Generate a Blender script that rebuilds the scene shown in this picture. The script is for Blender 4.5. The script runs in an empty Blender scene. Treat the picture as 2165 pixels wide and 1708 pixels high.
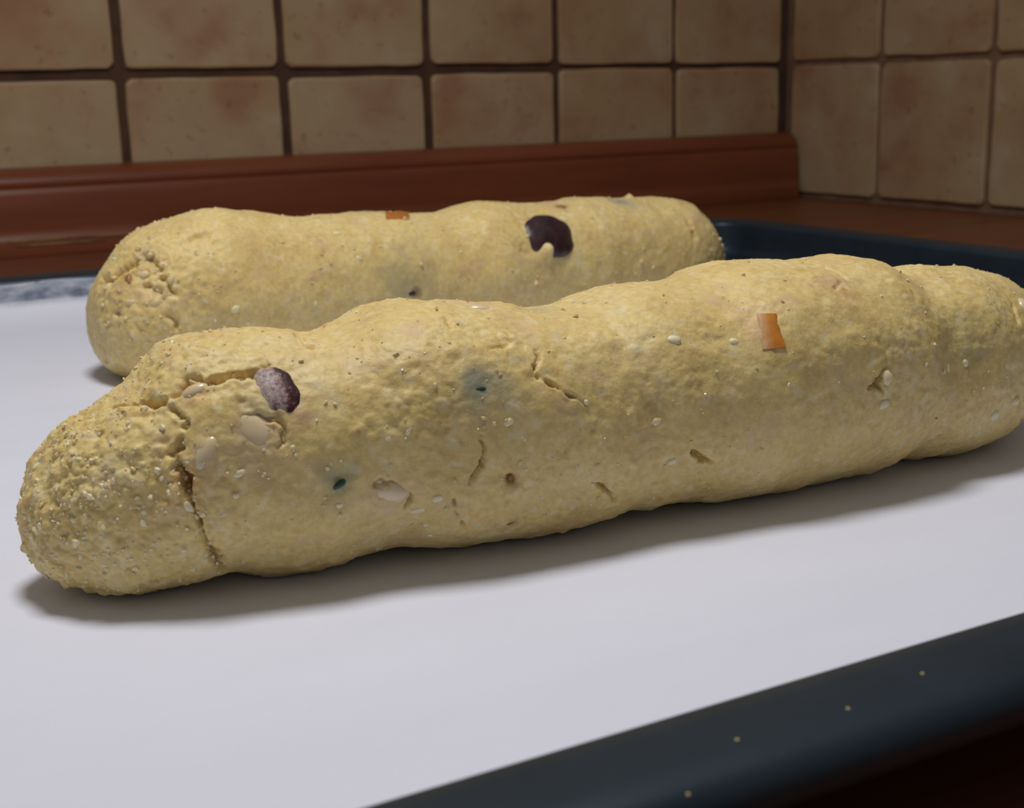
import bpy, bmesh, math, random
import numpy as np
from mathutils import Vector, Matrix
from mathutils.bvhtree import BVHTree

sc = bpy.context.scene
COL = sc.collection
rng = random.Random(7)
nrng = np.random.default_rng(7)

# ------------------------------------------------------------------ camera
F_PX, YAW, PITCH, ROLL = 2800.0, 0.50031, 0.233884, -0.023866
CAM = np.array([-0.711275, -0.837089, 0.089551])
W_PX, H_PX = 2165, 1708
_d = np.array([math.sin(YAW) * math.cos(PITCH), math.cos(YAW) * math.cos(PITCH), -math.sin(PITCH)])
_r0 = np.array([math.cos(YAW), -math.sin(YAW), 0.0])
_u0 = np.cross(_r0, _d)
_r = math.cos(ROLL) * _r0 + math.sin(ROLL) * _u0
_u = -math.sin(ROLL) * _r0 + math.cos(ROLL) * _u0
cam_data = bpy.data.cameras.new('camera')
cam = bpy.data.objects.new('camera', cam_data)
COL.objects.link(cam)
cam.matrix_world = Matrix(((_r[0], _u[0], -_d[0], CAM[0]), (_r[1], _u[1], -_d[1], CAM[1]),
                           (_r[2], _u[2], -_d[2], CAM[2]), (0, 0, 0, 1)))
cam_data.sensor_fit = 'HORIZONTAL'
cam_data.sensor_width = 36
cam_data.lens = 36 * F_PX / W_PX
cam_data.clip_start = 0.01
cam_data.dof.use_dof = True
cam_data.dof.focus_distance = 0.265
cam_data.dof.aperture_fstop = 36
sc.camera = cam

# ------------------------------------------------------------------ world, lamp, exposure
world = bpy.data.worlds.new('world')
sc.world = world
world.use_nodes = True
bg = world.node_tree.nodes['Background']
bg.inputs[0].default_value = (1.0, 0.95, 0.90, 1)      # dim, even light of the room
bg.inputs[1].default_value = 0.155
def area_lamp(name, loc, target, size, power, color):
    ld = bpy.data.lights.new(name, 'AREA')
    ld.shape = 'DISK'
    ld.size = size
    ld.energy = power
    ld.color = color
    o = bpy.data.objects.new(name, ld)
    COL.objects.link(o)
    o.location = loc
    v = Vector(target) - Vector(loc)
    o.rotation_euler = v.to_track_quat('-Z', 'Y').to_euler()
    return o
area_lamp('hood_lamp', (-0.63, -0.575, 0.55), (-0.60, -0.53, 0.0), 0.15, 2.08, (1.0, 0.965, 0.92))
sc.view_settings.view_transform = 'Standard'
sc.view_settings.look = 'None'
sc.view_settings.exposure = 0.0
sc.view_settings.gamma = 1.0
sc.view_settings.use_curve_mapping = False

# ------------------------------------------------------------------ helpers
def ray(px):
    v = _d + _r * (px[0] - W_PX / 2) / F_PX - _u * (px[1] - H_PX / 2) / F_PX
    return Vector(v).normalized()
def tag(o, label=None, cat=None, group=None, kind=None):
    if label: o['label'] = label
    if cat: o['category'] = cat
    if group: o['group'] = group
    if kind: o['kind'] = kind
    return o
def mesh_obj(name, verts, faces, mat, parent=None, smooth=True):
    me = bpy.data.meshes.new(name)
    me.from_pydata([tuple(map(float, v)) for v in verts], [], [tuple(map(int, f)) for f in faces])
    me.update()
    if smooth:
        me.polygons.foreach_set('use_smooth', [True] * len(me.polygons))
    me.materials.append(mat)
    o = bpy.data.objects.new(name, me)
    COL.objects.link(o)
    if parent: o.parent = parent
    return o
def empty(name, loc=(0, 0, 0)):
    o = bpy.data.objects.new(name, None)
    COL.objects.link(o)
    o.location = loc
    o.empty_display_size = 0.02
    return o

def _hash(ix, iy, iz, seed):
    n = (ix.astype(np.int64) * 374761393 + iy.astype(np.int64) * 668265263 + iz.astype(np.int64) * 2147483647 + seed * 1274126177) & 0xFFFFFFFF
    n = ((n ^ (n >> 13)) * 1274126177) & 0xFFFFFFFF
    n = ((n ^ (n >> 16)) * 2246822519) & 0xFFFFFFFF
    return ((n ^ (n >> 15)) & 0xFFFFFF) / float(0xFFFFFF) * 2 - 1
def vnoise(P, scale, seed=0):
    """smooth value noise, P (n,3) in metres, scale = cells per metre; range about -1..1"""
    Q = P * scale + 1000.0
    I = np.floor(Q).astype(np.int64)
    f = Q - I
    f = f * f * f * (f * (f * 6 - 15) + 10)
    out = np.zeros(len(P))
    for dx in (0, 1):
        wx = f[:, 0] if dx else 1 - f[:, 0]
        for dy in (0, 1):
            wy = f[:, 1] if dy else 1 - f[:, 1]
            for dz in (0, 1):
                wz = f[:, 2] if dz else 1 - f[:, 2]
                out += wx * wy * wz * _hash(I[:, 0] + dx, I[:, 1] + dy, I[:, 2] + dz, seed)
    return out
def fbm(P, scale, octv, seed=0, gain=0.5):
    o = np.zeros(len(P)); a = 1.0
    for k in range(octv):
        o += a * vnoise(P, scale * 2 ** k, seed + 17 * k); a *= gain
    return o

def worley(P, scale, seed=0):
    """distance to the nearest of the scattered cell points (in cells), and a random value per cell"""
    Q = P * scale + 1000.0
    I = np.floor(Q).astype(np.int64)
    best = np.full(len(P), 9.0); cid = np.zeros(len(P))
    for dx in (-1, 0, 1):
        for dy in (-1, 0, 1):
            for dz in (-1, 0, 1):
                a, b, c = I[:, 0] + dx, I[:, 1] + dy, I[:, 2] + dz
                ox = a + 0.5 + 0.5 * _hash(a, b, c, seed); oy = b + 0.5 + 0.5 * _hash(a, b, c, seed + 1); oz = c + 0.5 + 0.5 * _hash(a, b, c, seed + 2)
                d = np.sqrt((Q[:, 0] - ox) ** 2 + (Q[:, 1] - oy) ** 2 + (Q[:, 2] - oz) ** 2)
                m = d < best
                best[m] = d[m]; cid[m] = _hash(a, b, c, seed + 3)[m]
    return best, cid

# ------------------------------------------------------------------ materials
def new_mat(name):
    m = bpy.data.materials.new(name)
    m.use_nodes = True
    nt = m.node_tree
    return m, nt, nt.nodes['Principled BSDF']
def node(nt, typ, **kw):
    n = nt.nodes.new(typ)
    for k, v in kw.items():
        if k.startswith('in_'):
            n.inputs[int(k[3:])].default_value = v
        else:
            setattr(n, k, v)
    return n
def ramp(nt, src, stops):
    r = nt.nodes.new('ShaderNodeValToRGB')
    el = r.color_ramp.elements
    while len(el) < len(stops): el.new(0.5)
    for e, (p, c) in zip(el, stops):
        e.position = p; e.color = (*c, 1) if len(c) == 3 else c
    nt.links.new(src, r.inputs[0])
    return r.outputs[0]
def noise_tex(nt, scale, detail=4, rough=0.5, coord='Object', mapscale=None, rand=False):
    tc = nt.nodes.new('ShaderNodeTexCoord')
    out = tc.outputs[coord]
    if rand:
        oi = nt.nodes.new('ShaderNodeObjectInfo')
        mu = node(nt, 'ShaderNodeMath', operation='MULTIPLY'); mu.inputs[1].default_value = 37.0
        nt.links.new(oi.outputs['Random'], mu.inputs[0])
        ad = node(nt, 'ShaderNodeVectorMath', operation='ADD')
        nt.links.new(out, ad.inputs[0]); nt.links.new(mu.outputs[0], ad.inputs[1])
        out = ad.outputs[0]
    if mapscale:
        mp = nt.nodes.new('ShaderNodeMapping'); mp.inputs['Scale'].default_value = mapscale
        nt.links.new(out, mp.inputs[0]); out = mp.outputs[0]
    n = nt.nodes.new('ShaderNodeTexNoise')
    n.inputs['Scale'].default_value = scale
    n.inputs['Detail'].default_value = detail
    n.inputs['Roughness'].default_value = rough
    nt.links.new(out, n.inputs['Vector'])
    return n.outputs['Fac']
def mixc(nt, fac, a, b, mode='MIX'):
    m = nt.nodes.new('ShaderNodeMix'); m.data_type = 'RGBA'; m.blend_type = mode
    for sock, v in ((m.inputs[0], fac), (m.inputs[6], a), (m.inputs[7], b)):
        if hasattr(v, 'links') or hasattr(v, 'is_linked'): nt.links.new(v, sock)
        elif isinstance(v, (int, float)): sock.default_value = v
        else: sock.default_value = (*v, 1)
    return m.outputs[2]
def bump(nt, bsdf, src, strength, dist):
    b = nt.nodes.new('ShaderNodeBump')
    b.inputs['Strength'].default_value = strength
    b.inputs['Distance'].default_value = dist
    nt.links.new(src, b.inputs['Height'])
    nt.links.new(b.outputs[0], bsdf.inputs['Normal'])

def mat_dough():
    m, nt, b = new_mat('raw_dough')
    c = ramp(nt, noise_tex(nt, 90, 5, 0.6), [(0.30, (0.70, 0.515, 0.22)), (0.5, (0.77, 0.60, 0.255)), (0.70, (0.795, 0.65, 0.325))])
    g = ramp(nt, noise_tex(nt, 700, 3, 0.6), [(0.35, (0.90, 0.88, 0.82)), (0.65, (1.05, 1.05, 1.05))])
    c = mixc(nt, 1.0, c, g, 'MULTIPLY')
    gn = nt.nodes.new('ShaderNodeAttribute'); gn.attribute_name = 'grain'
    gm = ramp(nt, gn.outputs['Fac'], [(0.15, (0.80, 0.74, 0.62)), (0.30, (1, 1, 1)), (0.75, (1.06, 1.10, 1.35))])
    c = mixc(nt, 1.0, c, gm, 'MULTIPLY')
    pale = ramp(nt, noise_tex(nt, 330, 2, 0.5), [(0.58, (0, 0, 0)), (0.70, (0.55, 0.55, 0.55))])
    c = mixc(nt, pale, c, (0.80, 0.71, 0.46))
    pk = ramp(nt, noise_tex(nt, 120, 3, 0.5, mapscale=(1.1, 0.9, 1.3)), [(0.56, (0, 0, 0)), (0.72, (0.6, 0.6, 0.6))])
    c = mixc(nt, pk, c, (0.68, 0.48, 0.28))
    at = nt.nodes.new('ShaderNodeAttribute'); at.attribute_name = 'stain'
    c = mixc(nt, at.outputs['Alpha'], c, at.outputs['Color'])
    nt.links.new(c, b.inputs['Base Color'])
    b.inputs['Roughness'].default_value = 0.5
    b.inputs['Specular IOR Level'].default_value = 0.35
    b.inputs['Subsurface Weight'].default_value = 0.35
    b.inputs['Subsurface Radius'].default_value = (1.0, 0.62, 0.25)
    b.inputs['Subsurface Scale'].default_value = 0.0022
    bump(nt, b, noise_tex(nt, 1500, 3, 0.6), 0.35, 0.0004)
    return m
M_DOUGH = mat_dough()
def mat_simple(name, stops, scale, rough=0.5, sss=0.0, spec=0.5, bumpv=0.0, coat=0.0, rand=True, detail=4):
    m, nt, b = new_mat(name)
    f = noise_tex(nt, scale, detail, 0.55, rand=rand)
    nt.links.new(ramp(nt, f, stops), b.inputs['Base Color'])
    b.inputs['Roughness'].default_value = rough
    b.inputs['Specular IOR Level'].default_value = spec
    b.inputs['Coat Weight'].default_value = coat
    if sss:
        b.inputs['Subsurface Weight'].default_value = sss
        b.inputs['Subsurface Radius'].default_value = (1.0, 0.6, 0.35)
        b.inputs['Subsurface Scale'].default_value = 0.002
    if bumpv: bump(nt, b, f, bumpv, 0.0005)
    return m
M_SUGAR = mat_simple('sugar_crystal', [(0.3, (0.80, 0.74, 0.55)), (0.7, (0.88, 0.85, 0.72))], 300, 0.25)
M_CRUMB = mat_simple('dough_crumb', [(0.3, (0.70, 0.55, 0.28)), (0.7, (0.77, 0.63, 0.35))], 300, 0.5)
M_CHIP = mat_simple('almond_chip', [(0.3, (0.82, 0.70, 0.40)), (0.7, (0.86, 0.78, 0.54))], 400, 0.45)
M_NUT = mat_simple('blanched_nut', [(0.3, (0.74, 0.55, 0.32)), (0.7, (0.82, 0.68, 0.45))], 150, 0.28, 0.4, coat=0.3)
def mat_peel():
    m, nt, b = new_mat('candied_orange_peel')
    c = ramp(nt, noise_tex(nt, 300, 4, 0.55), [(0.3, (0.50, 0.16, 0.012)), (0.7, (0.62, 0.24, 0.03))])
    at = nt.nodes.new('ShaderNodeAttribute'); at.attribute_name = 'flour'
    n = noise_tex(nt, 600, 3, 0.6)
    ma = node(nt, 'ShaderNodeMath', operation='MULTIPLY'); nt.links.new(at.outputs['Fac'], ma.inputs[0])
    r = ramp(nt, n, [(0.3, (0.5, 0.5, 0.5)), (0.6, (1, 1, 1))]); nt.links.new(r, ma.inputs[1])
    nt.links.new(mixc(nt, ma.outputs[0], c, (0.70, 0.46, 0.26)), b.inputs['Base Color'])
    b.inputs['Roughness'].default_value = 0.25
    b.inputs['Coat Weight'].default_value = 0.4
    b.inputs['Subsurface Weight'].default_value = 0.35
    b.inputs['Subsurface Radius'].default_value = (1.0, 0.5, 0.2)
    b.inputs['Subsurface Scale'].default_value = 0.002
    return m
M_PEEL = mat_peel()
M_GREEN = mat_simple('candied_green_fruit', [(0.3, (0.012, 0.035, 0.03)), (0.7, (0.05, 0.10, 0.075))], 500, 0.3, 0.1)
M_BROWN = mat_simple('brown_nut_skin', [(0.3, (0.22, 0.09, 0.03)), (0.7, (0.40, 0.20, 0.07))], 400, 0.5)
M_RAISIN = mat_simple('dark_raisin', [(0.35, (0.016, 0.006, 0.009)), (0.62, (0.045, 0.015, 0.02)), (0.8, (0.10, 0.06, 0.065))], 260, 0.42, bumpv=0.5)
def mat_cherry():
    m, nt, b = new_mat('floured_dried_cherry')
    at = nt.nodes.new('ShaderNodeAttribute'); at.attribute_name = 'flour'
    n = noise_tex(nt, 900, 4, 0.65)
    ma = node(nt, 'ShaderNodeMath', operation='MULTIPLY_ADD'); ma.inputs[1].default_value = 1.1
    ad = node(nt, 'ShaderNodeMath', operation='SUBTRACT'); ad.inputs[1].default_value = 0.5
    nt.links.new(n, ad.inputs[0]); nt.links.new(ad.outputs[0], ma.inputs[0]); nt.links.new(at.outputs['Fac'], ma.inputs[2])
    c = ramp(nt, ma.outputs[0], [(0.32, (0.035, 0.006, 0.010)), (0.45, (0.11, 0.025, 0.03)), (0.58, (0.34, 0.25, 0.24)), (0.9, (0.55, 0.48, 0.42))])
    nt.links.new(c, b.inputs['Base Color'])
    b.inputs['Roughness'].default_value = 0.45
    bump(nt, b, n, 0.5, 0.0004)
    return m
M_CHERRY = mat_cherry()

def mat_wood(name, stops, rough, gx, streak=False):
    m, nt, b = new_mat(name)
    f = noise_tex(nt, 12, 5, 0.6, mapscale=gx)
    c = ramp(nt, f, stops)
    nt.links.new(c, b.inputs['Base Color'])
    b.inputs['Roughness'].default_value = rough
    b.inputs['Specular IOR Level'].default_value = 0.35
    bump(nt, b, f, 0.08, 0.001)
    return m
M_WORKTOP = mat_wood('cherry_wood_worktop', [(0.3, (0.14, 0.042, 0.018)), (0.7, (0.20, 0.062, 0.026))], 0.42, (0.6, 5, 5))
M_UPSTAND = mat_wood('cherry_wood_trim', [(0.3, (0.165, 0.046, 0.019)), (0.7, (0.225, 0.066, 0.027))], 0.36, (0.6, 5, 5))
M_STREAK = mat_simple('pale_beige_streak', [(0.35, (0.13, 0.045, 0.02)), (0.6, (0.38, 0.22, 0.10))], 40, 0.5)  # mottled red-brown to pale beige, for the thin strips on the upstand
M_GROUT = mat_simple('brown_grout', [(0.3, (0.055, 0.026, 0.014)), (0.7, (0.105, 0.052, 0.029))], 60, 0.85)
M_GROUT2 = mat_simple('light_brown_grout', [(0.3, (0.16, 0.09, 0.055)), (0.7, (0.26, 0.155, 0.10))], 60, 0.85)
def mat_tile():
    m, nt, b = new_mat('handmade_terracotta_tile')
    c = ramp(nt, noise_tex(nt, 22, 3, 0.5, rand=True), [(0.30, (0.42, 0.26, 0.17)), (0.46, (0.47, 0.335, 0.215)), (0.60, (0.46, 0.355, 0.215)), (0.75, (0.51, 0.40, 0.285))])
    d = ramp(nt, noise_tex(nt, 11, 4, 0.55, rand=True), [(0.34, (0.80, 0.62, 0.48)), (0.58, (1, 1, 1))])
    c = mixc(nt, 0.6, c, d, 'MULTIPLY')
    s = ramp(nt, noise_tex(nt, 160, 2, 0.5, rand=True), [(0.26, (0.65, 0.55, 0.46)), (0.36, (1, 1, 1))])
    c = mixc(nt, 0.6, c, s, 'MULTIPLY')
    nt.links.new(c, b.inputs['Base Color'])
    b.inputs['Roughness'].default_value = 0.45
    b.inputs['Specular IOR Level'].default_value = 0.3
    bump(nt, b, noise_tex(nt, 45, 4, 0.5, rand=True), 0.25, 0.002)
    return m
M_TILE = mat_tile()
def mat_enamel():
    m, nt, b = new_mat('dark_enamel')
    c = ramp(nt, noise_tex(nt, 60, 3, 0.5), [(0.3, (0.010, 0.017, 0.027)), (0.7, (0.015, 0.024, 0.037))])
    nt.links.new(c, b.inputs['Base Color'])
    b.inputs['Roughness'].default_value = 0.42
    b.inputs['Specular IOR Level'].default_value = 0.45
    b.inputs['Specular Tint'].default_value = (0.72, 0.87, 1.0, 1)
    bump(nt, b, noise_tex(nt, 130, 3, 0.5), 0.06, 0.001)
    return m
M_ENAMEL = mat_enamel()
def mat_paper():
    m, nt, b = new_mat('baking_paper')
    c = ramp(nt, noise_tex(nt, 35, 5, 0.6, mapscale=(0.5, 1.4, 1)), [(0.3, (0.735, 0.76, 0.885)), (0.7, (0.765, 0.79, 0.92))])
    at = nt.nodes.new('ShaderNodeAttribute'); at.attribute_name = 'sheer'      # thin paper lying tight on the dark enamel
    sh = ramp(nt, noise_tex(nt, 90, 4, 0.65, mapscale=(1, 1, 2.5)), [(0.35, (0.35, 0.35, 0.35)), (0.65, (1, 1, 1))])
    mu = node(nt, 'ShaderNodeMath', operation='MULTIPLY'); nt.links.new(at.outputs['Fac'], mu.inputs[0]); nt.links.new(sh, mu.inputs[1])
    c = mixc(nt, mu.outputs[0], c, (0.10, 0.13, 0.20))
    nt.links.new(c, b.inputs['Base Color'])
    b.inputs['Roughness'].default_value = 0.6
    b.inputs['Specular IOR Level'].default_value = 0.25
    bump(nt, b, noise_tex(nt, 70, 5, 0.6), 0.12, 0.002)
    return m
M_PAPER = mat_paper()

def set_sharp(o, ang=35):
    me = o.data
    bm = bmesh.new(); bm.from_mesh(me)
    bmesh.ops.recalc_face_normals(bm, faces=bm.faces)
    for e in bm.edges:
        if len(e.link_faces) == 2 and e.calc_face_angle(0) > math.radians(ang): e.smooth = False
    bm.to_mesh(me); bm.free()
# ------------------------------------------------------------------ walls and tiles
T = 0.103
UB, UR, H1 = 1.0215, 0.963, 0.1031
def box(name, lo, hi, mat, parent=None):
    x0, y0, z0 = lo; x1, y1, z1 = hi
    v = [(x0, y0, z0), (x1, y0, z0), (x1, y1, z0), (x0, y1, z0), (x0, y0, z1), (x1, y0, z1), (x1, y1, z1), (x0, y1, z1)]
    f = [(0, 3, 2, 1), (4, 5, 6, 7), (0, 1, 5, 4), (1, 2, 6, 5), (2, 3, 7, 6), (3, 0, 4, 7)]
    return mesh_obj(name, v, f, mat, parent, smooth=False)
wall_back = tag(box('wall_back', (-1.15, 0.006, -0.03), (0.03, 0.05, 0.42), M_GROUT), 'back wall of square beige handmade tiles with dark brown joints', kind='structure')
wall_right = tag(box('wall_right', (0.006, -1.15, -0.03), (0.05, 0.006, 0.42), M_GROUT2), 'right wall of square beige and orange-brown handmade tiles', kind='structure')
def tile(parent, horiz, a0, a1, z0, z1, joint, seed):
    """handmade tile: wobbly outline, pillowed edge, 5 mm proud of the grout"""
    r = random.Random(seed)
    w, h = a1 - a0 - joint, z1 - z0 - joint
    ca, cz = (a0 + a1) / 2, (z0 + z1) / 2
    out = []
    ts = [0.0, 0.035, 0.2, 0.36, 0.52, 0.68, 0.84, 0.965]
    for side in range(4):
        for k, t in enumerate(ts):
            e = 0.0
            if k == 0: e = 0.0014 * r.uniform(0.7, 1.6)
            elif k in (1, len(ts) - 1): e = r.uniform(-0.0005, 0.0)
            else: e = r.uniform(-0.0009, 0.0007)
            x, y = [(-w/2 + t*w, -h/2), (w/2, -h/2 + t*h), (w/2 - t*w, h/2), (-w/2, h/2 - t*h)][side]
            if k == 0:
                x -= math.copysign(e * 0.6, x); y -= math.copysign(e * 0.6, y)
            elif side in (0, 2): y += math.copysign(e, y)
            else: x += math.copysign(e, x)
            out.append((x, y))
    n = len(out)
    V = []; F = []
    prof = [(0.0, -0.001), (0.0, 0.0020), (0.0006, 0.0029), (0.0016, 0.0033)]
    tilt = (r.uniform(-0.008, 0.008), r.uniform(-0.008, 0.008))
    for s, d in prof:
        for (x, y) in out:
            xs = x - math.copysign(s, x) if abs(x) > w * 0.4 else x
            ys = y - math.copysign(s, y) if abs(y) > h * 0.4 else y
            V.append((xs, ys, d + (xs * tilt[0] + ys * tilt[1] if d > 0.003 else 0)))
    for L in range(len(prof) - 1):
        for i in range(n):
            j = (i + 1) % n
            F.append((L*n + i, L*n + j, (L+1)*n + j, (L+1)*n + i))
    F.append(tuple((len(prof)-1)*n + i for i in range(n)))
    o = mesh_obj('tile', V, F, M_TILE, parent)
    set_sharp(o, 12)
    # local x -> along wall, local y -> up, local z -> out of the wall
    if horiz: o.matrix_local = Matrix(((1, 0, 0, ca), (0, 0, -1, 0.006), (0, 1, 0, cz), (0, 0, 0, 1)))
    else: o.matrix_local = Matrix(((0, 0, -1, 0.006), (-1, 0, 0, ca), (0, 1, 0, cz), (0, 0, 0, 1)))
    return o
rows = [(0.0025, H1), (H1, H1 + T), (H1 + T, H1 + 2*T)]
sd = 0
for (z0, z1) in rows:
    xs = [0.0] + [-(UB + k) * T for k in range(9)]
    for k in range(9):
        sd += 1
        tile(wall_back, True, xs[k+1], xs[k] - (0.002 if k == 0 else 0), z0, z1, (0.0046 if k < 2 else 0.0068) + 0.0012 * math.sin(sd * 2.1), sd)
    ys = [0.0] + [-(UR + k) * T for k in range(7)]
    for k in range(7):
        sd += 1
        tile(wall_right, False, ys[k+1], ys[k] - (0.002 if k == 0 else 0), z0, z1, 0.0050 + 0.0008 * math.sin(sd * 1.7), sd + 100)

# ------------------------------------------------------------------ worktop and upstand
wt = box('kitchen_worktop', (-1.15, -1.15, -0.04), (0.004, 0.004, 0.0), M_WORKTOP)
tag(wt, 'red-brown cherry wood worktop under the baking tray', 'worktop')
up_prof = [(-0.0008, 0.0003), (-0.0008, 0.0508), (-0.0075, 0.0500), (-0.0120, 0.0485), (-0.0150, 0.0460), (-0.0165, 0.0430),
           (-0.0168, 0.0405), (-0.0160, 0.0392), (-0.0168, 0.0380), (-0.0178, 0.0350), (-0.0190, 0.0160),
           (-0.0192, 0.0120), (-0.0200, 0.0110), (-0.0208, 0.0085), (-0.0208, 0.0003)]
n = len(up_prof)
V = [(-1.14, y, z) for y, z in up_prof] + [(-0.0015, y, z) for y, z in up_prof]
Fc = [(i, (i+1) % n, n + (i+1) % n, n + i) for i in range(n)] + [tuple(range(n))[::-1], tuple(range(n, 2*n))]
upstand = mesh_obj('trim_1', V, Fc, M_UPSTAND)
set_sharp(upstand, 40)
tag(upstand, 'red-brown wooden upstand strip along the foot of the back wall', kind='structure')

def pale_streak(xa, xb, za, zb, seed):  # thin ragged strip of paler beige on the upstand's lower bead
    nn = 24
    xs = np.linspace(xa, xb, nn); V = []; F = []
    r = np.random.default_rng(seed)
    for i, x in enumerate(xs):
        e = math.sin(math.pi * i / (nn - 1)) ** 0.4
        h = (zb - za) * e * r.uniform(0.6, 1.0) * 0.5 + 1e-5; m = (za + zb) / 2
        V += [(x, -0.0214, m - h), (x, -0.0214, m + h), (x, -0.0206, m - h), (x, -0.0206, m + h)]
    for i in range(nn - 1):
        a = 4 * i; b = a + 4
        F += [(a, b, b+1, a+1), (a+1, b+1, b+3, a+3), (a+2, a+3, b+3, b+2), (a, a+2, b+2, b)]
    mesh_obj('pale_streak', V, F, M_STREAK, upstand, False)
pale_streak(-0.596, -0.560, 0.0085, 0.0112, 1)
pale_streak(-0.592, -0.540, 0.0062, 0.0076, 2)
pale_streak(-0.558, -0.518, 0.0090, 0.0102, 3)

# ------------------------------------------------------------------ baking tray
TX0, TX1, TY0, TY1 = -0.86, -0.2605, -0.7404, -0.2640     # outer edge of the rim
RIM = 0.0200
PZ = 0.0045                                               # top of the baking paper
def rrect(inset, rad, seg=8):
    x0, x1, y0, y1 = TX0 + inset, TX1 - inset, TY0 + inset, TY1 - inset
    r = max(rad, 0.001)
    pts = []
    for cx, cy, a0 in ((x1 - r, y0 + r, -90), (x1 - r, y1 - r, 0), (x0 + r, y1 - r, 90), (x0 + r, y0 + r, 180)):
        for k in range(seg + 1):
            a = math.radians(a0 + 90 * k / seg)
            pts.append((cx + r * math.cos(a), cy + r * math.sin(a)))
    return pts
def loft(name, prof, mat, parent, close_last=False):
    V = []; F = []
    for ins, z, rad in prof:
        V += [(x, y, z) for x, y in rrect(ins, rad)]
    n = len(rrect(0, 0.02))
    for L in range(len(prof) - 1):
        for i in range(n):
            j = (i + 1) % n
            F.append((L*n + i, L*n + j, (L+1)*n + j, (L+1)*n + i))
    if close_last: F.append(tuple((len(prof)-1)*n + i for i in range(n)))
    o = mesh_obj(name, V, F, mat, parent)
    set_sharp(o, 50)
    return o
tray = tag(empty('baking_tray', ((TX0+TX1)/2, (TY0+TY1)/2, 0)), 'dark navy enamel oven tray holding the two dough logs on white paper', 'tray')
tinv = Matrix.Translation(-tray.location)
# near rim is a flat 19 mm flange with a rolled lip
rim_prof = [(0.0050, 0.0150, 0.027), (0.0022, 0.0138, 0.029), (0.0004, 0.0150, 0.031), (0.0, 0.0172, 0.032), (0.0008, 0.0190, 0.031), (0.0028, 0.0200, 0.029),
            (0.0060, 0.0203, 0.027), (0.0130, 0.0200, 0.022), (0.0158, 0.0198, 0.019), (0.0170, 0.0192, 0.018), (0.0176, 0.0180, 0.017)]
RIMO = loft('rim', rim_prof, M_ENAMEL, tray); RIMO.data.transform(tinv)
bas_prof = [(0.0050, 0.0150, 0.027), (0.0152, 0.0150, 0.019), (0.0195, 0.0060, 0.016), (0.0240, 0.0006, 0.013), (0.0300, 0.0003, 0.012)]
bp2 = [(0.0176, 0.0180, 0.017), (0.0186, 0.0120, 0.016), (0.0194, 0.0075, 0.015), (0.0206, 0.0048, 0.014), (0.0225, 0.0034, 0.012), (0.0280, 0.0031, 0.010)]
BAS = loft('basin', bp2, M_ENAMEL, tray, True); BAS.data.transform(tinv)
UND = loft('underside', bas_prof[::-1][::-1], M_ENAMEL, tray, True); UND.data.transform(tinv)

# ------------------------------------------------------------------ baking paper
def make_paper():
    x0, x1 = -0.835, -0.40
    ysec = list(np.linspace(-0.7160, -0.312, 120))
    nx = 140
    xs = np.linspace(x0, x1, nx)
    rowsP = []
    # far side: the sheet bends up on the fillet of the tray
    curl = [(-0.3050, 0.0003), (-0.2980, 0.0012), (-0.2920, 0.0028), (-0.2875, 0.0047), (-0.2845, 0.0070), (-0.2840, 0.0077), (-0.2836, 0.0090), (-0.2833, 0.0105), (-0.2829, 0.0120), (-0.2826, 0.0133), (-0.2824, 0.0143)]
    ny = len(ysec) + len(curl)
    P = np.zeros((ny, nx, 3))
    for j in range(ny):
        P[j, :, 0] = xs
        if j < len(ysec): P[j, :, 1] = ysec[j]; P[j, :, 2] = 0
        else: P[j, :, 1] = curl[j-len(ysec)][0]; P[j, :, 2] = curl[j-len(ysec)][1]
    Q = P.reshape(-1, 3).copy(); Q[:, 2] = 0
    wav = 0.00045 * fbm(Q, 14, 3, 3) - 0.00012
    P[..., 2] += PZ + np.clip(wav, -0.0007, 0.0004).reshape(ny, nx)
    for j in range(len(ysec) + 4, ny):                    # crumpled where it stands against the tray wall
        q = P[j].copy(); q[:, 1] = 0; q[:, 2] = j * 0.004
        P[j, :, 1] -= 0.0006 + 0.0009 * np.abs(fbm(q, 130, 3, 8))
        if j == ny - 1: P[j, :, 2] += 0.0006 * vnoise(q, 60, 9)
    top = P.reshape(-1, 3); bot = top.copy(); bot[:, 2] -= 0.00012
    Vv = np.vstack([top, bot]); K = ny * nx
    F = []
    for j in range(ny-1):
        for i in range(nx-1):
            a = j*nx + i
            F.append((a, a+1, a+nx+1, a+nx)); F.append((K+a, K+a+nx, K+a+nx+1, K+a+1))
    for i in range(nx-1):
        F.append((i, K+i, K+i+1, i+1)); a = (ny-1)*nx + i; F.append((a, a+1, K+a+1, K+a))
    for j in range(ny-1):
        a = j*nx; F.append((a, a+nx, K+a+nx, K+a)); a = j*nx + nx-1; F.append((a, K+a, K+a+nx, a+nx))
    o = mesh_obj('baking_paper', Vv, F, M_PAPER)
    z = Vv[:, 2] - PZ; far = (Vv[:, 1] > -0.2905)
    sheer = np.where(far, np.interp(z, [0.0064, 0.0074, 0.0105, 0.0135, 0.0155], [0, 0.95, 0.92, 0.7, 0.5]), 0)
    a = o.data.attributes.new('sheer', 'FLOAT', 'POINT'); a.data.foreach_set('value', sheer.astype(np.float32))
    return o
paper = make_paper()
tag(paper, 'white sheet of baking paper lining the dark tray', 'paper')

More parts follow.
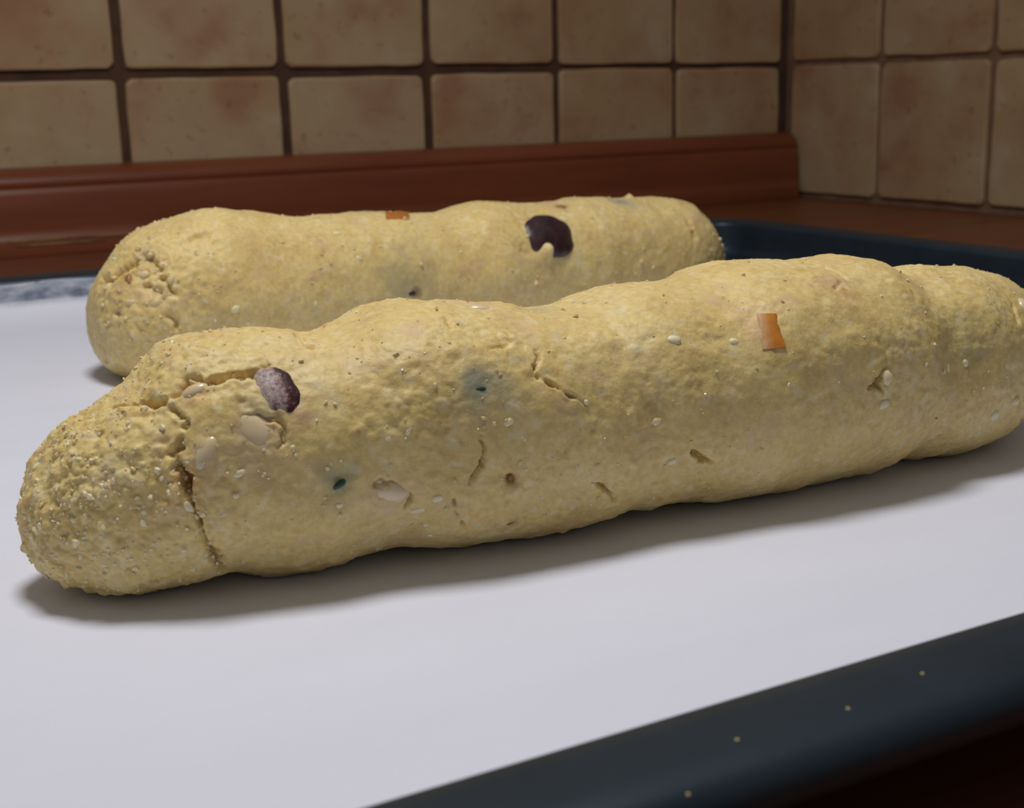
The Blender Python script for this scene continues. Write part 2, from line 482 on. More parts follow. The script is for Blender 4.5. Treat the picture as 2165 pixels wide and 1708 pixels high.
# ------------------------------------------------------------------ dough logs
def gsm(a, s):
    k = int(s * 3) + 1
    w = np.exp(-0.5 * (np.arange(-k, k+1) / s) ** 2); w /= w.sum()
    return np.convolve(np.pad(a, k, mode='edge'), w, mode='valid')
class Log:
    def __init__(s, x0, x1, zt, zb, yc, e0, p0, e1, p1, asp, n):
        s.x0, s.x1 = x0, x1
        s.zt = np.array(zt) * 1e-5; s.zb = np.minimum(np.array(zb) * 1e-5, 0.0068); s.yc = np.array(yc) * 1e-5
        s.cap = (e0, p0, e1, p1); s.asp = asp; s.n = n; s.fine = None
    def grid(s, ns, nt):
        q = np.linspace(0, 1, ns)
        q = 0.55 * q + 0.45 * (.5 - .5 * np.cos(np.pi * q))
        x = s.x0 + (s.x1 - s.x0) * q
        kx = np.linspace(s.x0 + .002, s.x1 - .002, len(s.zt))
        xd = np.linspace(s.x0, s.x1, 600)
        f = lambda a, w: np.interp(x, xd, gsm(np.interp(xd, kx, a), w))
        zt, zb, yc = f(s.zt, 4.0), f(s.zb, 5.0), f(s.yc, 8.0)
        e0, p0, e1, p1 = s.cap
        cp = lambda t, p: (1 - (1 - np.clip(t, 0, 1)) ** p) ** (1 / p)
        c = np.maximum(cp((x - s.x0) / e0, p0) * cp((s.x1 - x) / e1, p1), 1e-3)
        zc = (zt + zb) / 2; b = c * (zt - zb) / 2; a = s.asp * b
        th = np.linspace(0, 2 * np.pi, nt, endpoint=False)
        ct, st = np.cos(th), np.sin(th)
        cy = np.sign(ct) * abs(ct) ** (2 / s.n); sz = np.sign(st) * abs(st) ** (2 / s.n)
        V = np.zeros((ns, nt, 3))
        V[..., 0] = x[:, None]; V[..., 1] = yc[:, None] + a[:, None] * cy; V[..., 2] = zc[:, None] + b[:, None] * sz
        return V
    def bvh(s):
        V = s.grid(260, 120)
        ns, nt, _ = V.shape
        F = [(i*nt + j, i*nt + (j+1) % nt, (i+1)*nt + (j+1) % nt, (i+1)*nt + j) for i in range(ns-1) for j in range(nt)]
        s.tree = BVHTree.FromPolygons([tuple(v) for v in V.reshape(-1, 3)], F)
    def hit(s, px):
        """point of the log's surface that the photograph shows at pixel px"""
        loc, nor, idx, dist = s.tree.ray_cast(Vector(CAM), ray(px))
        if loc is None:
            best = s.tree.find_nearest(Vector(CAM) + ray(px) * 0.3)
            # walk along the ray to the point closest to the surface
            bd = 1e9
            for k in range(200):
                q = Vector(CAM) + ray(px) * (0.2 + 0.002 * k)
                l2, n2, i2, d2 = s.tree.find_nearest(q)
                if d2 < bd: bd, loc, nor = d2, l2, n2
        if nor.dot(ray(px)) > 0: nor = -nor
        if s.fine is not None:
            l2, n2, i2, d2 = s.fine.ray_cast(Vector(CAM), ray(px))
            if l2 is not None: loc = l2
        return np.array(loc), np.array(nor)
def px_scale(P): return float(np.dot(P - CAM, _d)) / F_PX          # metres per photo pixel at P

def seg_dist(P, A, B):
    d = B - A; t = np.clip(((P - A) @ d) / max(d @ d, 1e-12), 0, 1)
    return np.linalg.norm(P - (A + t[:, None] * d), axis=1), t
def add_log(name, log, ns, nt, label, cracks, bumps, stains, rough_fn, seed):
    log.bvh()
    V = log.grid(ns, nt)
    du = np.gradient(V, axis=0); dv = (np.roll(V, -1, 1) - np.roll(V, 1, 1))
    N = np.cross(dv, du); ln = np.linalg.norm(N, axis=2, keepdims=True); N = N / np.maximum(ln, 1e-12)
    cen = V.mean(axis=1, keepdims=True)
    if ((V - cen) * N).sum() < 0: N = -N
    N[0] = (-1, 0, 0); N[-1] = (1, 0, 0)
    P = V.reshape(-1, 3); Nf = N.reshape(-1, 3)
    g = rough_fn(P)                                                    # 0 smooth .. 1 crumbly
    disp = 0.00055 * fbm(P, 75, 2, seed) + 0.00022 * fbm(P, 230, 2, seed + 5)
    fine = fbm(P, 620, 3, seed + 9, 0.6)
    disp += (0.00006 + 0.00020 * g) * fine
    lump = np.maximum(vnoise(P, 420, seed + 21), 0) ** 2
    disp += (0.00012 + 0.00045 * g) * lump
    pit = np.maximum(vnoise(P, 380, seed + 31) - 0.55, 0) / 0.45
    disp -= (0.00005 + 0.00060 * g) * pit
    d1, c1 = worley(P, 430, seed + 61)
    d2, c2 = worley(P, 950, seed + 65)
    pat = np.clip(0.5 + 1.1 * fbm(P, 110, 2, seed + 69), 0, 1)         # crumbs come in patches
    disp += (0.00022 + 0.00062 * g) * np.clip(0.62 - d1, -0.2, 1) * (0.6 + 0.9 * np.maximum(c1, 0)) * (0.35 + 0.65 * pat) * 1.3
    disp += (0.00013 + 0.00026 * g) * np.clip(0.62 - d2, -0.2, 1) * (0.35 + 0.65 * pat) * 1.3
    jit = 0.00045 * vnoise(P, 900, seed + 41) + 0.0003 * vnoise(P, 300, seed + 43)
    for pts, w, depth in cracks:
        H = [log.hit(q)[0] for q in pts]
        sc_ = px_scale(H[0]); wm = w * sc_; dm = depth * sc_
        lo = np.min(H, axis=0) - 0.004; hi = np.max(H, axis=0) + 0.004
        m = np.where(np.all((P > lo) & (P < hi), axis=1))[0]
        if len(m) == 0: continue
        best = np.full(len(m), 1e9); tt = np.zeros(len(m))
        for k in range(len(H) - 1):
            dd, t = seg_dist(P[m], H[k], H[k+1])
            s = dd < best; best[s] = dd[s]; tt[s] = (k + t[s]) / (len(H) - 1)
        taper = np.clip(np.minimum(tt, 1 - tt) * 6, 0.25, 1)
        b = np.abs(best + jit[m] * min(1.8, wm / 0.0003))
        disp[m] -= 1.35 * dm * taper * np.exp(-(b / wm) ** 2)
        disp[m] += 0.07 * dm * taper * np.exp(-((best - 2.4 * wm) / (1.2 * wm)) ** 2)
    for q, r, hgt in bumps:
        H, _n = log.hit(q); sc_ = px_scale(H)
        rr = np.asarray(r, float) * sc_
        D = P - H
        if rr.ndim == 0: e = (D ** 2).sum(1) / rr ** 2
        else: e = (D[:, 0] / rr[0]) ** 2 + (D[:, 1] / rr[0]) ** 2 + (D[:, 2] / rr[1]) ** 2
        disp += hgt * sc_ * np.exp(-e)
    V2 = P + Nf * disp[:, None]
    V2[:, 2] = np.maximum(V2[:, 2], PZ + 0.0004)
    V2 = V2.reshape(ns, nt, 3)
    # soften the poles
    V2[0] = V2[0].mean(axis=0); V2[-1] = V2[-1].mean(axis=0)
    ii, jj = np.meshgrid(np.arange(ns-1), np.arange(nt), indexing='ij')
    j2 = (jj + 1) % nt
    Fq = np.stack([ii*nt + jj, ii*nt + j2, (ii+1)*nt + j2, (ii+1)*nt + jj], -1).reshape(-1, 4)
    e1 = V2[5, 1] - V2[5, 0]; e2 = V2[6, 0] - V2[5, 0]
    nn = np.cross(e1, e2); cc = V2[5].mean(0)
    if np.dot(nn, V2[5, 0] - cc) < 0: Fq = Fq[:, ::-1]
    me = bpy.data.meshes.new('dough')
    me.vertices.add(ns * nt); me.vertices.foreach_set('co', V2.reshape(-1).astype(np.float32))
    me.loops.add(Fq.size); me.loops.foreach_set('vertex_index', Fq.reshape(-1).astype(np.int32))
    me.polygons.add(len(Fq)); me.polygons.foreach_set('loop_start', np.arange(0, Fq.size, 4, dtype=np.int32))
    me.polygons.foreach_set('use_smooth', np.ones(len(Fq), dtype=bool))
    me.update(calc_edges=True); me.validate()
    col = np.zeros((ns * nt, 4)); col[:, :3] = (0.7, 0.6, 0.3)
    wob = 1 + 0.35 * fbm(P, 330, 2, seed + 71)
    for q, r, c, st in stains:
        H, _n = log.hit(q); sc_ = px_scale(H)
        dd = np.linalg.norm(P - H, axis=1) / (r * sc_) * wob
        a = st * np.exp(-dd ** 2)
        new = a > col[:, 3]
        col[new, :3] = c; col[:, 3] = np.maximum(col[:, 3], a)
    gr = np.clip(0.62 - d1, 0, 1) * np.clip(c1 * 2.2 - 0.5, 0, 1) * (0.3 + 0.7 * pat) - 0.35 * np.clip(d2 - 0.62, 0, 1) * pat
    ga = me.attributes.new('grain', 'FLOAT', 'POINT'); ga.data.foreach_set('value', np.clip(0.3 + gr, 0, 1).astype(np.float32))
    at = me.color_attributes.new('stain', 'FLOAT_COLOR', 'POINT')
    at.data.foreach_set('color', col.reshape(-1).astype(np.float32))
    me.materials.append(M_DOUGH)
    root = empty(name, (float((log.x0 + log.x1) / 2), float(log.yc.mean()), PZ))
    tag(root, label, 'dough log', 'raw dough logs on the tray')
    ob = bpy.data.objects.new('dough', me); COL.objects.link(ob); ob.parent = root
    me.transform(Matrix.Translation(-root.location))
    C = V2[::2, ::2]; a, b_ = C.shape[:2]
    log.fine = BVHTree.FromPolygons([tuple(v) for v in C.reshape(-1, 3)],
        [(i*b_ + j, i*b_ + (j+1) % b_, (i+1)*b_ + (j+1) % b_, (i+1)*b_ + j) for i in range(a-1) for j in range(b_)])
    Vd = V2
    Nd = N
    return root, Vd, Nd

FRONT = Log(-0.6812, -0.428,
  [2900, 3250, 3520, 3834, 4122, 4635, 4836, 4809, 4812, 4819, 4665, 4733, 4942, 5106, 5145, 5102, 5018, 4964, 4899, 4765, 4732, 4745, 4906, 5019, 5027, 5007, 4981, 5060, 5276, 5320, 5296, 5267, 5278, 5252, 5262, 5231, 5123, 4806, 4742, 4824, 4810, 4744, 4668, 4562, 4483, 4413, 4321, 4247, 4082, 3797, 3682, 3682],
  [420, 520, 400, 400, 400, 420, 617, 460, 400, 400, 422, 560, 609, 574, 448, 400, 400, 400, 400, 400, 400, 402, 560, 490, 540, 467, 404, 400, 400, 400, 401, 400, 413, 410, 500, 431, 650, 650, 476, 533, 400, 400, 400, 400, 400, 600, 650, 650, 650, 650, 650, 400],
  [-60300, -60420, -60540, -60640, -60720, -60760, -60780, -60846, -60936, -61080, -61163, -61209, -61249, -61314, -61372, -61424, -61472, -61514, -61551, -61650, -61690, -61700, -61690, -61691, -61714, -61736, -61758, -61780, -61803, -61826, -61849, -61872, -61894, -61915, -61932, -61946, -61953, -61952, -61941, -61915, -61873, -61809, -61720, -61601, -61446, -61249, -61003, -60701, -60336, -59897, -59377, -58764],
  .013, 2.1, .022, 2.0, 1.08, 2.25)
REAR = Log(-0.632, -0.375,
  [3944, 4215, 4766, 5051, 5222, 5361, 5460, 5396, 5265, 5121, 5039, 5002, 4990, 4977, 5005, 4976, 4923, 4848, 4730, 4716, 4840, 5004, 4984, 4924, 4833, 4793, 4765, 4838, 4891, 4864, 4831, 4785, 4738, 4690, 4672, 4646, 4511, 4053, 3365, 3058],
  [420, 400, 411, 438, 445, 459, 463, 451, 471, 462, 447, 467, 447, 461, 437, 450, 426, 436, 408, 411, 400, 400, 400, 400, 400, 400, 400, 400, 400, 400, 400, 400, 400, 400, 400, 400, 600, 495, 600, 420],
  [-42378, -42325, -42272, -42220, -42167, -42115, -42062, -42010, -41957, -41904, -41852, -41799, -41747, -41694, -41641, -41589, -41536, -41484, -41431, -41379, -41326, -41273, -41221, -41168, -41116, -41063, -41011, -40958, -40905, -40853, -40800, -40748, -40695, -40643, -40590, -40537, -40485, -40432, -40380, -40327],
  .014, 2.2, .02, 2.0, 1.08, 2.2)

# cracks: (points, half-width px, depth px)
cracks_f = [
    ([(560, 775), (525, 790), (492, 797), (455, 806), (425, 808), (400, 803)], 6, 28),
    ([(400, 803), (392, 818), (378, 832), (355, 848), (330, 856), (300, 855)], 6, 26),
    ([(300, 855), (262, 858), (225, 862)], 5, 10),
    ([(350, 856), (380, 872), (396, 890), (390, 912), (378, 935), (372, 955)], 5, 16),
    ([(372, 955), (378, 985), (390, 1005), (398, 1030), (404, 1055)], 9, 48),
    ([(404, 1055), (412, 1080), (424, 1105), (432, 1135), (440, 1158)], 4, 20),
    ([(440, 1158), (458, 1180), (478, 1208)], 9, 36),
    ([(1132, 742), (1138, 760), (1130, 785), (1142, 800), (1165, 812), (1195, 832), (1235, 852)], 3.5, 16),
    ([(1018, 925), (1026, 950), (1022, 972), (1010, 995), (992, 1022)], 3.2, 18),
    ([(960, 1045), (962, 1078), (975, 1098), (986, 1118)], 2.8, 15),
    ([(866, 1045), (866, 1060), (858, 1078)], 3.5, 16),
    ([(1262, 1024), (1278, 1035), (1295, 1048), (1298, 1068)], 3.2, 20),
    ([(1464, 950), (1474, 962), (1488, 970), (1508, 978)], 3.2, 24),
    ([(1835, 822), (1850, 812), (1862, 798), (1875, 775)], 3.2, 18),
    ([(1852, 812), (1864, 824), (1872, 834)], 3, 16),
    ([(942, 673), (948, 684), (953, 698)], 2.8, 8),
    ([(2140, 640), (2146, 660), (2152, 685)], 4, 12),
    ([(1072, 1004), (1080, 1014), (1090, 1022)], 6, 10),
    ([(1096, 1082), (1092, 1096), (1068, 1114)], 3.2, 9),
    ([(586, 880), (602, 905), (598, 935), (590, 945)], 4, 10),
    ([(520, 885), (550, 880), (585, 885)], 4, 9),
    ([(785, 1025), (810, 1018), (845, 1028)], 4, 9),
    ([(632, 706), (636, 718), (650, 728), (672, 735)], 9, 14),
    ([(1760, 618), (1775, 600), (1790, 612)], 3, 5),
    ([(1030, 740), (1070, 735), (1085, 722)], 3, 5),
    ([(640, 735), (680, 738), (700, 732)], 4, 5),
    ([(1890, 565), (1905, 575), (1925, 580)], 3, 5),
    ([(1690, 545), (1700, 553), (1740, 560), (1770, 574), (1795, 600)], 3.5, 6),
]
bumps_f = [
    ((75, 980), 42, 12), ((62, 1095), 36, -12), ((66, 1165), 44, -12), ((130, 900), 40, 8), ((110, 1190), 40, 8), ((548, 842), (28, 34), 7), ((566, 872), (26, 18), 9), ((260, 1230), 60, 8),
    ((345, 815), (42, 34), 10), ((510, 715), 55, 8), ((250, 930), 90, 10), ((470, 860), 55, 8), ((300, 1150), 90, 6),
    ((1745, 595), (45, 35), 7), ((2040, 740), 80, -10), ((1330, 790), 90, -6), ((1100, 900), 80, -5), ((1640, 860), 90, 6),
    ((1260, 740), 60, 8), ((820, 720), 80, 6), ((560, 880), 45, -6), ((720, 1010), 28, -7), ((1010, 815), 30, -4),
    ((440, 960), 34, 5), ((820, 1045), 34, 5), ((1630, 700), 55, 3),
]
GREY, GRN, PINK, OLV = (0.30, 0.34, 0.30), (0.20, 0.24, 0.16), (0.66, 0.42, 0.27), (0.45, 0.42, 0.20)
stains_f = [
    ((1012, 812), 52, (0.22, 0.27, 0.25), 0.75), ((1020, 822), 22, (0.11, 0.15, 0.15), 0.8), ((718, 1012), 42, GRN, 0.6), ((720, 1018), 20, (0.05, 0.09, 0.08), 0.7),
    ((1765, 600), 40, PINK, 0.65), ((1782, 615), 18, (0.55, 0.30, 0.13), 0.6), ((1010, 645), 28, PINK, 0.55),
    ((1140, 655), 34, GREY, 0.4), ((2055, 730), 60, OLV, 0.5), ((640, 880), 30, PINK, 0.6), ((825, 1045), 42, (0.64, 0.44, 0.28), 0.6),
    ((1080, 1014), 16, (0.34, 0.15, 0.05), 0.85), ((1085, 1102), 15, (0.42, 0.20, 0.10), 0.7), ((545, 930), 60, (0.66, 0.50, 0.32), 0.6),
    ((1600, 700), 30, (0.72, 0.48, 0.28), 0.7), ((395, 1010), 22, (0.62, 0.32, 0.16), 0.8), ((440, 965), 40, (0.70, 0.52, 0.34), 0.6),
    ((560, 870), 36, (0.55, 0.50, 0.32), 0.5), ((945, 685), 8, (0.38, 0.20, 0.03), 0.7), ((755, 912), 8, (0.34, 0.18, 0.03), 0.7),
    ((1695, 572), 14, (0.50, 0.34, 0.06), 0.6), ((1905, 577), 9, (0.42, 0.30, 0.07), 0.6), ((1010, 698), 8, (0.50, 0.42, 0.06), 0.6), ((405, 825), 26, (0.76, 0.46, 0.26), 0.7),
]
def rough_front(P):
    g = np.clip((-0.652 - P[:, 0]) / 0.012, 0, 1) * 0.95
    mid = np.clip((-0.55 - P[:, 0]) / 0.08, 0, 1) * 0.22
    return np.clip(np.maximum(g, mid) + 0.25 * vnoise(P, 60, 91), 0.04, 1)
front, VF, NF = add_log('dough_log', FRONT, 780, 420, 'nearest raw dough log with a cracked broken left end and a dark cherry',
                        cracks_f, bumps_f, stains_f, rough_front, 11)

cracks_r = [
    ([(295, 540), (270, 565), (235, 590), (210, 602)], 8, 20), ([(395, 512), (420, 500), (440, 492)], 6, 8),
    ([(305, 535), (325, 555), (345, 575)], 7, 12), ([(335, 580), (355, 600), (368, 625)], 7, 12),
    ([(350, 660), (372, 680), (372, 700)], 6, 9), ([(290, 605), (330, 612), (352, 640)], 6, 8), ([(240, 660), (255, 665)], 5, 8),
    ([(910, 450), (916, 460)], 4, 8), ([(1455, 470), (1465, 490), (1470, 510)], 4, 6), ([(1100, 470), (1105, 530), (1118, 540)], 3, 3),
]
bumps_r = [((1152, 529), (15, 15), 26), ((1152, 548), (30, 16), 6), ((1330, 412), 9, 10), ((290, 690), 60, 9), ((440, 470), 70, 5), ((545, 560), 40, -6), ((330, 600), 55, -6), ((600, 690), 70, 5)]
stains_r = [
    ((860, 600), 58, (0.36, 0.36, 0.22), 0.6), ((880, 618), 18, (0.10, 0.07, 0.07), 0.8), ((1310, 424), 28, (0.30, 0.31, 0.28), 0.85), ((1186, 437), 15, (0.34, 0.18, 0.06), 0.85),
    ((1165, 430), 26, PINK, 0.5), ((770, 447), 24, (0.36, 0.34, 0.26), 0.6), ((270, 590), 13, (0.42, 0.20, 0.07), 0.8), ((310, 540), 22, (0.42, 0.36, 0.24), 0.6),
    ((1478, 470), 26, PINK, 0.35), ((1185, 530), 60, (0.74, 0.66, 0.40), 0.3),
]
def rough_rear(P):
    H = REAR.hit((320, 590))[0]
    d = np.linalg.norm(P - H, axis=1)
    return np.clip(np.exp(-(d / 0.017) ** 2) * 1.5, 0.02, 1.2)
REAR.bvh()
rear, VR, NR = add_log('dough_log', REAR, 480, 260, 'rear raw dough log with a big dark raisin near its right end',
                       cracks_r, bumps_r, stains_r, rough_rear, 53)

# ------------------------------------------------------------------ things embedded in the logs (parts)
def ico(sub=3):
    bm = bmesh.new(); bmesh.ops.create_icosphere(bm, subdivisions=sub, radius=1.0)
    V = np.array([v.co[:] for v in bm.verts]); F = [[v.index for v in f.verts] for f in bm.faces]
    bm.free(); return V, F
ICO3, ICO2, ICO1 = ico(4), ico(2), ico(1)
def frame_at(log, px, ang):
    """point, and axes: u = image direction at angle ang (deg, 0 = right, 90 = up) laid on the surface, v across, n outward"""
    H, n = log.hit(px)
    a = math.radians(ang)
    t = math.cos(a) * _r + math.sin(a) * _u
    t = t - n * np.dot(t, n); t /= np.linalg.norm(t)
    return H, t, np.cross(n, t), n
def pebble(name, root, log, px, size, ang, mat, sink=0.5, wrinkle=0.0, wscale=300, seed=0, src=ICO3, power=2.0, label=None):
    """rounded piece pressed into the dough; size = (long px, short px, thick px) diameters"""
    H, t, v, n = frame_at(log, px, ang)
    s = px_scale(H)
    V, F = src
    Q = np.sign(V) * np.abs(V) ** (2 / power)
    L = Q * (np.array(size) * 0.5 * s)
    Wd = L[:, :1] * t + L[:, 1:2] * v + L[:, 2:3] * n
    if wrinkle:
        Wd = Wd * (1 + wrinkle * fbm(Wd + H, wscale, 2, seed))[:, None]
    Wd = Wd + H + n * (size[2] * s * (0.5 - sink))
    o = mesh_obj(name, Wd - np.array(root.location), F, mat, root)
    if label: o['label'] = label
    return o, V
def slab(name, root, log, corners, thick, proud, mat, label=None, flour=False):
    """cut piece with four photographed corners, laid into the surface it is pressed in"""
    K = 9
    c = np.array(corners, float)                          # order: upper left, upper right, lower right, lower left
    top = []; fl = []
    for j in range(K):
        for i in range(K):
            u, v = i / (K-1), j / (K-1)
            px = (1-v) * ((1-u) * c[0] + u * c[1]) + v * ((1-u) * c[3] + u * c[2])
            H, n = log.hit(px); top.append((H, n)); fl.append(np.clip(1.35 - 2.3 * u - 0.1 * v, 0, 1))
    n = np.mean([t[1] for t in top], axis=0); n /= np.linalg.norm(n)
    P = np.array([t[0] for t in top]); s = px_scale(P[0]); cen = P.mean(0)
    x, y = (P - cen) @ np.cross(n, (0, 0, 1)), (P - cen)[:, 2]
    A = np.stack([np.ones(len(P)), x, y], 1); hgt = (P - cen) @ n
    fit = A @ np.linalg.lstsq(A, hgt, rcond=None)[0]
    P = P + ((fit - hgt)[:, None]) * n                    # a flat cut face
    off = max(0.0, float(np.percentile(hgt - fit, 85)))
    V = []; 
    for q, t in enumerate(P):
        i, j = q % K, q // K
        e = min(i, j, K-1-i, K-1-j)
        V.append(t + n * (proud * s + off - (3.0 * s if e == 0 else 0.7 * s if e == 1 else 0)))
    V += [t - n * thick * s for t in P]
    F = []
    for j in range(K-1):
        for i in range(K-1):
            a = j*K + i
            F.append((a, a+K, a+K+1, a+1)); F.append((K*K+a, K*K+a+1, K*K+a+K+1, K*K+a+K))
    rim = [i for i in range(K)] + [j*K + K-1 for j in range(1, K)] + [(K-1)*K + i for i in range(K-2, -1, -1)] + [j*K for j in range(K-2, 0, -1)]
    for a, b in zip(rim, rim[1:] + rim[:1]): F.append((a, b, K*K+b, K*K+a))
    o = mesh_obj(name, np.array(V) - np.array(root.location), F, mat, root)
    set_sharp(o, 70)
    if flour:
        a = o.data.attributes.new('flour', 'FLOAT', 'POINT'); a.data.foreach_set('value', np.array(fl + fl, dtype=np.float32))
    if label: o['label'] = label
    return o

ch, Vs = pebble('dried_cherry', front, FRONT, (586, 822), (128, 98, 50), -52, M_CHERRY, 0.80, 0.10, 320, 3, label='dark red cherry dusted with flour')
fl = np.clip(0.62 - 0.55 * np.maximum(0, Vs[:, 1] * 0.9 + Vs[:, 0] * 0.25) ** 1.2 * 1.3 + 0.10 * vnoise(Vs, 2.5, 5), 0, 1)
fl = np.where(Vs[:, 0] > 0.45, fl - 0.35 * (Vs[:, 0] - 0.45), fl)
fa = ch.data.attributes.new('flour', 'FLOAT', 'POINT'); fa.data.foreach_set('value', np.clip(fl, 0, 1).astype(np.float32))
pebble('nut', front, FRONT, (540, 912), (116, 72, 44), -22, M_NUT, 0.83, 0.04, 150, 4, power=2.3, label='pale glossy nut')
pebble('nut', front, FRONT, (432, 958), (80, 44, 30), 62, M_NUT, 0.93, 0.05, 200, 6, label='pale nut buried in the dough')
pebble('nut', front, FRONT, (408, 824), (62, 34, 30), 25, M_NUT, 0.84, 0.05, 200, 7, label='pale nut showing in the crack')
pebble('nut', front, FRONT, (828, 1044), (86, 50, 34), -18, M_NUT, 0.88, 0.05, 200, 8, label='beige nut half buried')
pebble('nut', front, FRONT, (2164, 648), (34, 46, 26), 0, M_NUT, 0.55, 0.05, 200, 9)
pebble('nut', front, FRONT, (1012, 648), (60, 34, 26), 5, M_NUT, 0.82, 0.05, 200, 10)
slab('orange_peel', front, FRONT, [(1600, 664), (1641, 663), (1661, 735), (1612, 739)], 40, 2, M_PEEL, 'translucent orange candied peel cube', True)
pebble('green_fruit', front, FRONT, (722, 1022), (42, 16, 16), 22, M_GREEN, 0.70, 0.25, 900, 12, ICO2, label='dark green candied fruit')
pebble('green_fruit', front, FRONT, (1016, 822), (44, 12, 10), 4, M_GREEN, 0.80, 0.25, 900, 13, ICO2, label='dark green candied fruit under the surface')
pebble('brown_nut', front, FRONT, (1078, 1013), (24, 20, 14), 40, M_BROWN, 0.72, 0.2, 700, 14, ICO2)
pebble('brown_nut', front, FRONT, (1085, 1104), (34, 12, 10), 35, M_BROWN, 0.75, 0.2, 700, 15, ICO2)
chips_f = [(864, 911, 10, 20, 70), (821, 927, 14, 9, 30), (1077, 891, 26, 17, 30), (924, 1055, 30, 18, 10), (888, 1078, 46, 15, 15), (619, 947, 12, 12, 0),
           (223, 1038, 18, 17, 20), (398, 1074, 28, 20, -60), (508, 1001, 32, 19, 15), (500, 1048, 16, 13, 0), (718, 1068, 16, 15, 40),
           (1423, 976, 26, 17, 10), (1869, 856, 34, 20, 20), (2148, 848, 28, 20, -15), (2041, 768, 20, 16, -50), (1877, 797, 28, 34, 60), (1390, 891, 24, 18, 20),
           (1425, 718, 36, 22, 10), (2005, 777, 12, 22, 90), (2103, 880, 28, 26, 40), (1553, 722, 24, 18, 0), (1668, 815, 8, 14, 80), (1960, 770, 12, 8, 30),
           (305, 1085, 15, 12, 10), (180, 1090, 14, 12, 60), (318, 1162, 14, 10, 0), (220, 1195, 15, 13, 0), (900, 1110, 12, 10, 0), (1240, 850, 12, 10, 0)]
for k, (x, y, a, b, ang) in enumerate(chips_f):
    pebble('almond_chip', front, FRONT, (x, y), (max(a, b), min(a, b), min(a, b) * 0.8), ang if a >= b else ang, M_CHIP, 0.74, 0.22, 900, 30 + k, ICO2, power=2.4)

pebble('raisin', rear, REAR, (1163, 495), (134, 104, 46), 20, M_RAISIN, 0.68, 0.10, 160, 60, label='large dark purple raisin')
slab('orange_peel', rear, REAR, [(814, 448), (866, 448), (868, 464), (816, 464)], 26, 2, M_PEEL, 'orange candied peel strip')
pebble('green_fruit', rear, REAR, (872, 620), (46, 22, 18), 8, M_RAISIN, 0.90, 0.15, 500, 61, ICO2, label='dark fruit under the surface')
pebble('brown_nut', rear, REAR, (1186, 438), (26, 12, 10), 5, M_BROWN, 0.62, 0.2, 500, 62, ICO2)
pebble('brown_nut', rear, REAR, (271, 590), (16, 26, 14), 10, M_BROWN, 0.68, 0.2, 500, 63, ICO2)
for k, (x, y, a, b, ang) in enumerate([(710, 493, 24, 12, 10), (499, 653, 20, 14, 0), (318, 535, 20, 16, 30), (300, 580, 30, 18, 0), (345, 560, 22, 16, 0), (360, 590, 20, 14, 50),
                                       (330, 640, 26, 18, 20), (1193, 462, 16, 10, 0), (275, 640, 20, 14, 0), (760, 545, 14, 9, 0), (1320, 465, 16, 11, 0)]):
    pebble('almond_chip', rear, REAR, (x, y), (max(a, b), min(a, b), min(a, b) * 0.8), ang, M_CHIP if k in (0, 1, 7, 9) else M_CRUMB, 0.76, 0.35, 700, 80 + k, ICO2, power=2.4)

OCT_V = np.array([(1, 0, 0), (-1, 0, 0), (0, 1, 0), (0, -1, 0), (0, 0, 1), (0, 0, -1)], float)
OCT_F = np.array([(0, 2, 4), (2, 1, 4), (1, 3, 4), (3, 0, 4), (2, 0, 5), (1, 2, 5), (3, 1, 5), (0, 3, 5)])
def scatter(name, root, Vd, Nd, count, weight, smin, smax, mat, src, seed, sink=0.3, label=None):
    g = np.random.default_rng(seed)
    ns, nt, _ = Vd.shape
    P = Vd.reshape(-1, 3); N = Nd.reshape(-1, 3)
    w = weight(P) * (P[:, 2] > PZ + 0.003)
    # weight by local cell size so the ends do not collect everything
    du = np.linalg.norm(np.gradient(Vd, axis=0), axis=2) * np.linalg.norm(np.roll(Vd, -1, 1) - Vd, axis=2)
    w = w * du.reshape(-1); w = w / w.sum()
    idx = g.choice(len(P), count, p=w)
    sv, sf = src
    sv = np.asarray(sv); sf = np.asarray(sf)
    Vs, Fs = [], []
    for k, i in enumerate(idx):
        s = smin + (smax - smin) * g.random() ** 2.2
        A, _q = np.linalg.qr(g.normal(size=(3, 3)))
        if np.linalg.det(A) < 0: A[:, 0] *= -1
        q = (sv * (s * g.uniform(0.6, 1.3, 3))) @ A.T
        q = q * (1 + 0.25 * g.normal(size=(len(q), 1)).clip(-1, 1))
        Vs.append(q + P[i] + N[i] * s * (0.5 - sink))
        Fs.append(sf + k * len(sv))
    Vs = np.vstack(Vs) - np.array(root.location); Fs = np.vstack(Fs)
    o = mesh_obj(name, Vs, Fs, mat, root, smooth=False)
    tag(o, label, kind='stuff')
    return o
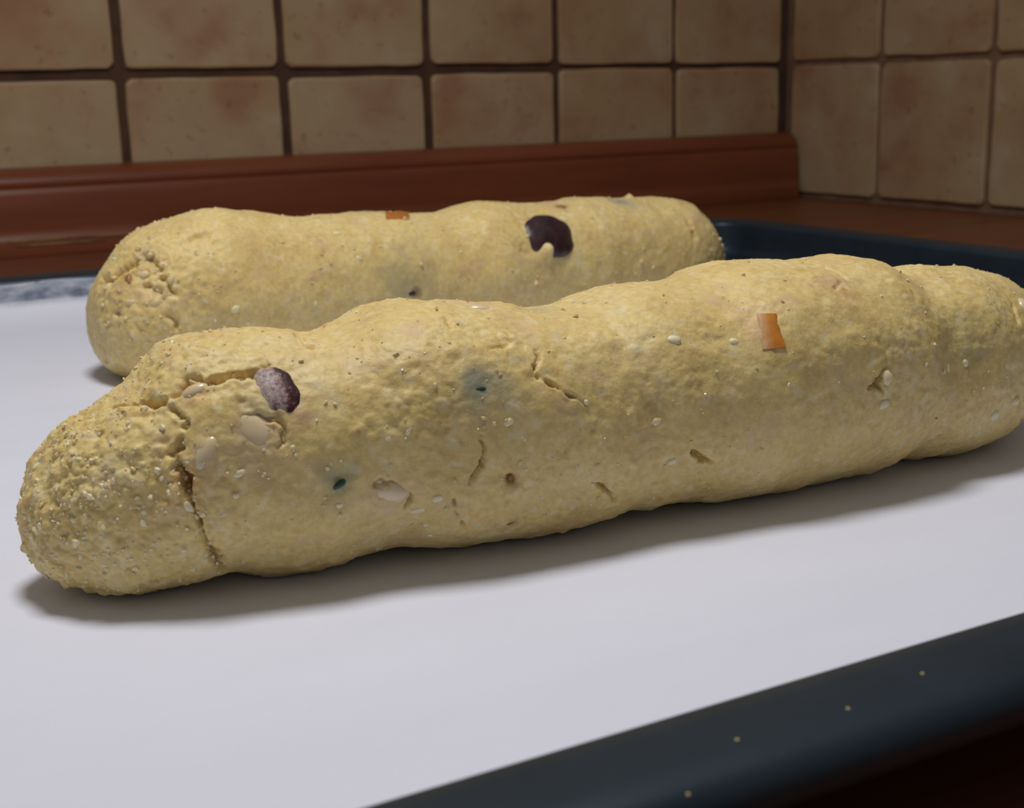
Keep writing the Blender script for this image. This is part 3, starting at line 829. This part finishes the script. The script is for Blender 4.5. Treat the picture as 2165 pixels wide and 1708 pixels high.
wf = lambda P: 0.22 + 2.2 * np.clip((-0.650 - P[:, 0]) / 0.014, 0, 1) + 0.5 * np.clip((-0.56 - P[:, 0]) / 0.06, 0, 1)
scatter('sugar_grains', front, VF, NF, 900, wf, 0.00012, 0.00042, M_SUGAR, (OCT_V, OCT_F), 1, label='tiny pale sugar grains')
scatter('dough_crumbs', front, VF, NF, 950, wf, 0.00016, 0.00055, M_CRUMB, ICO1, 2, sink=0.55, label='small dough crumbs')
wh = lambda P: np.clip((-0.652 - P[:, 0]) / 0.010, 0, 1) * np.clip((0.040 - P[:, 2]) / 0.012, 0.15, 1)
scatter('pale_crumbs', front, VF, NF, 340, wh, 0.00025, 0.00075, M_CHIP, ICO1, 5, sink=0.80, label='pale crumbs on the broken end')
wr = lambda P: 0.5 + 2.0 * np.exp(-((P[:, 0] + 0.615) / 0.014) ** 2) + 0.8 * np.clip((P[:, 0] + 0.40) / 0.02, 0, 1)
scatter('sugar_grains', rear, VR, NR, 260, wr, 0.0002, 0.0006, M_SUGAR, (OCT_V, OCT_F), 3, label='tiny pale sugar grains')
scatter('dough_crumbs', rear, VR, NR, 550, wr, 0.0003, 0.0009, M_CRUMB, ICO1, 4, sink=0.55, label='small dough crumbs')

# ------------------------------------------------------------------ crumbs on the tray's front rim
def on_plane(px, z):
    v = np.array(ray(px)); t = (z - CAM[2]) / v[2]
    return CAM + t * v
for k, px in enumerate([(1558, 1565), (1793, 1498), (1455, 1680), (1950, 1424)]):
    c = on_plane(px, 0.0203)
    V, F = ICO1
    q = V * np.array([0.00028, 0.00026, 0.0002]) * (1 + 0.2 * vnoise(V, 2.0, k))[:, None]
    q = q - [0, 0, q[:, 2].min()]
    o = mesh_obj('dough_crumb', q, F, M_CRUMB)
    o.location = c - np.array([0, 0, 0.0002])
    tag(o, ['tiny pale crumb on the front rim, second from the left', 'tiny pale crumb on the front rim, second from the right', 'leftmost tiny pale crumb on the tray front rim', 'rightmost tiny pale crumb on the tray front rim'][k], 'crumb', 'crumbs on the front rim')
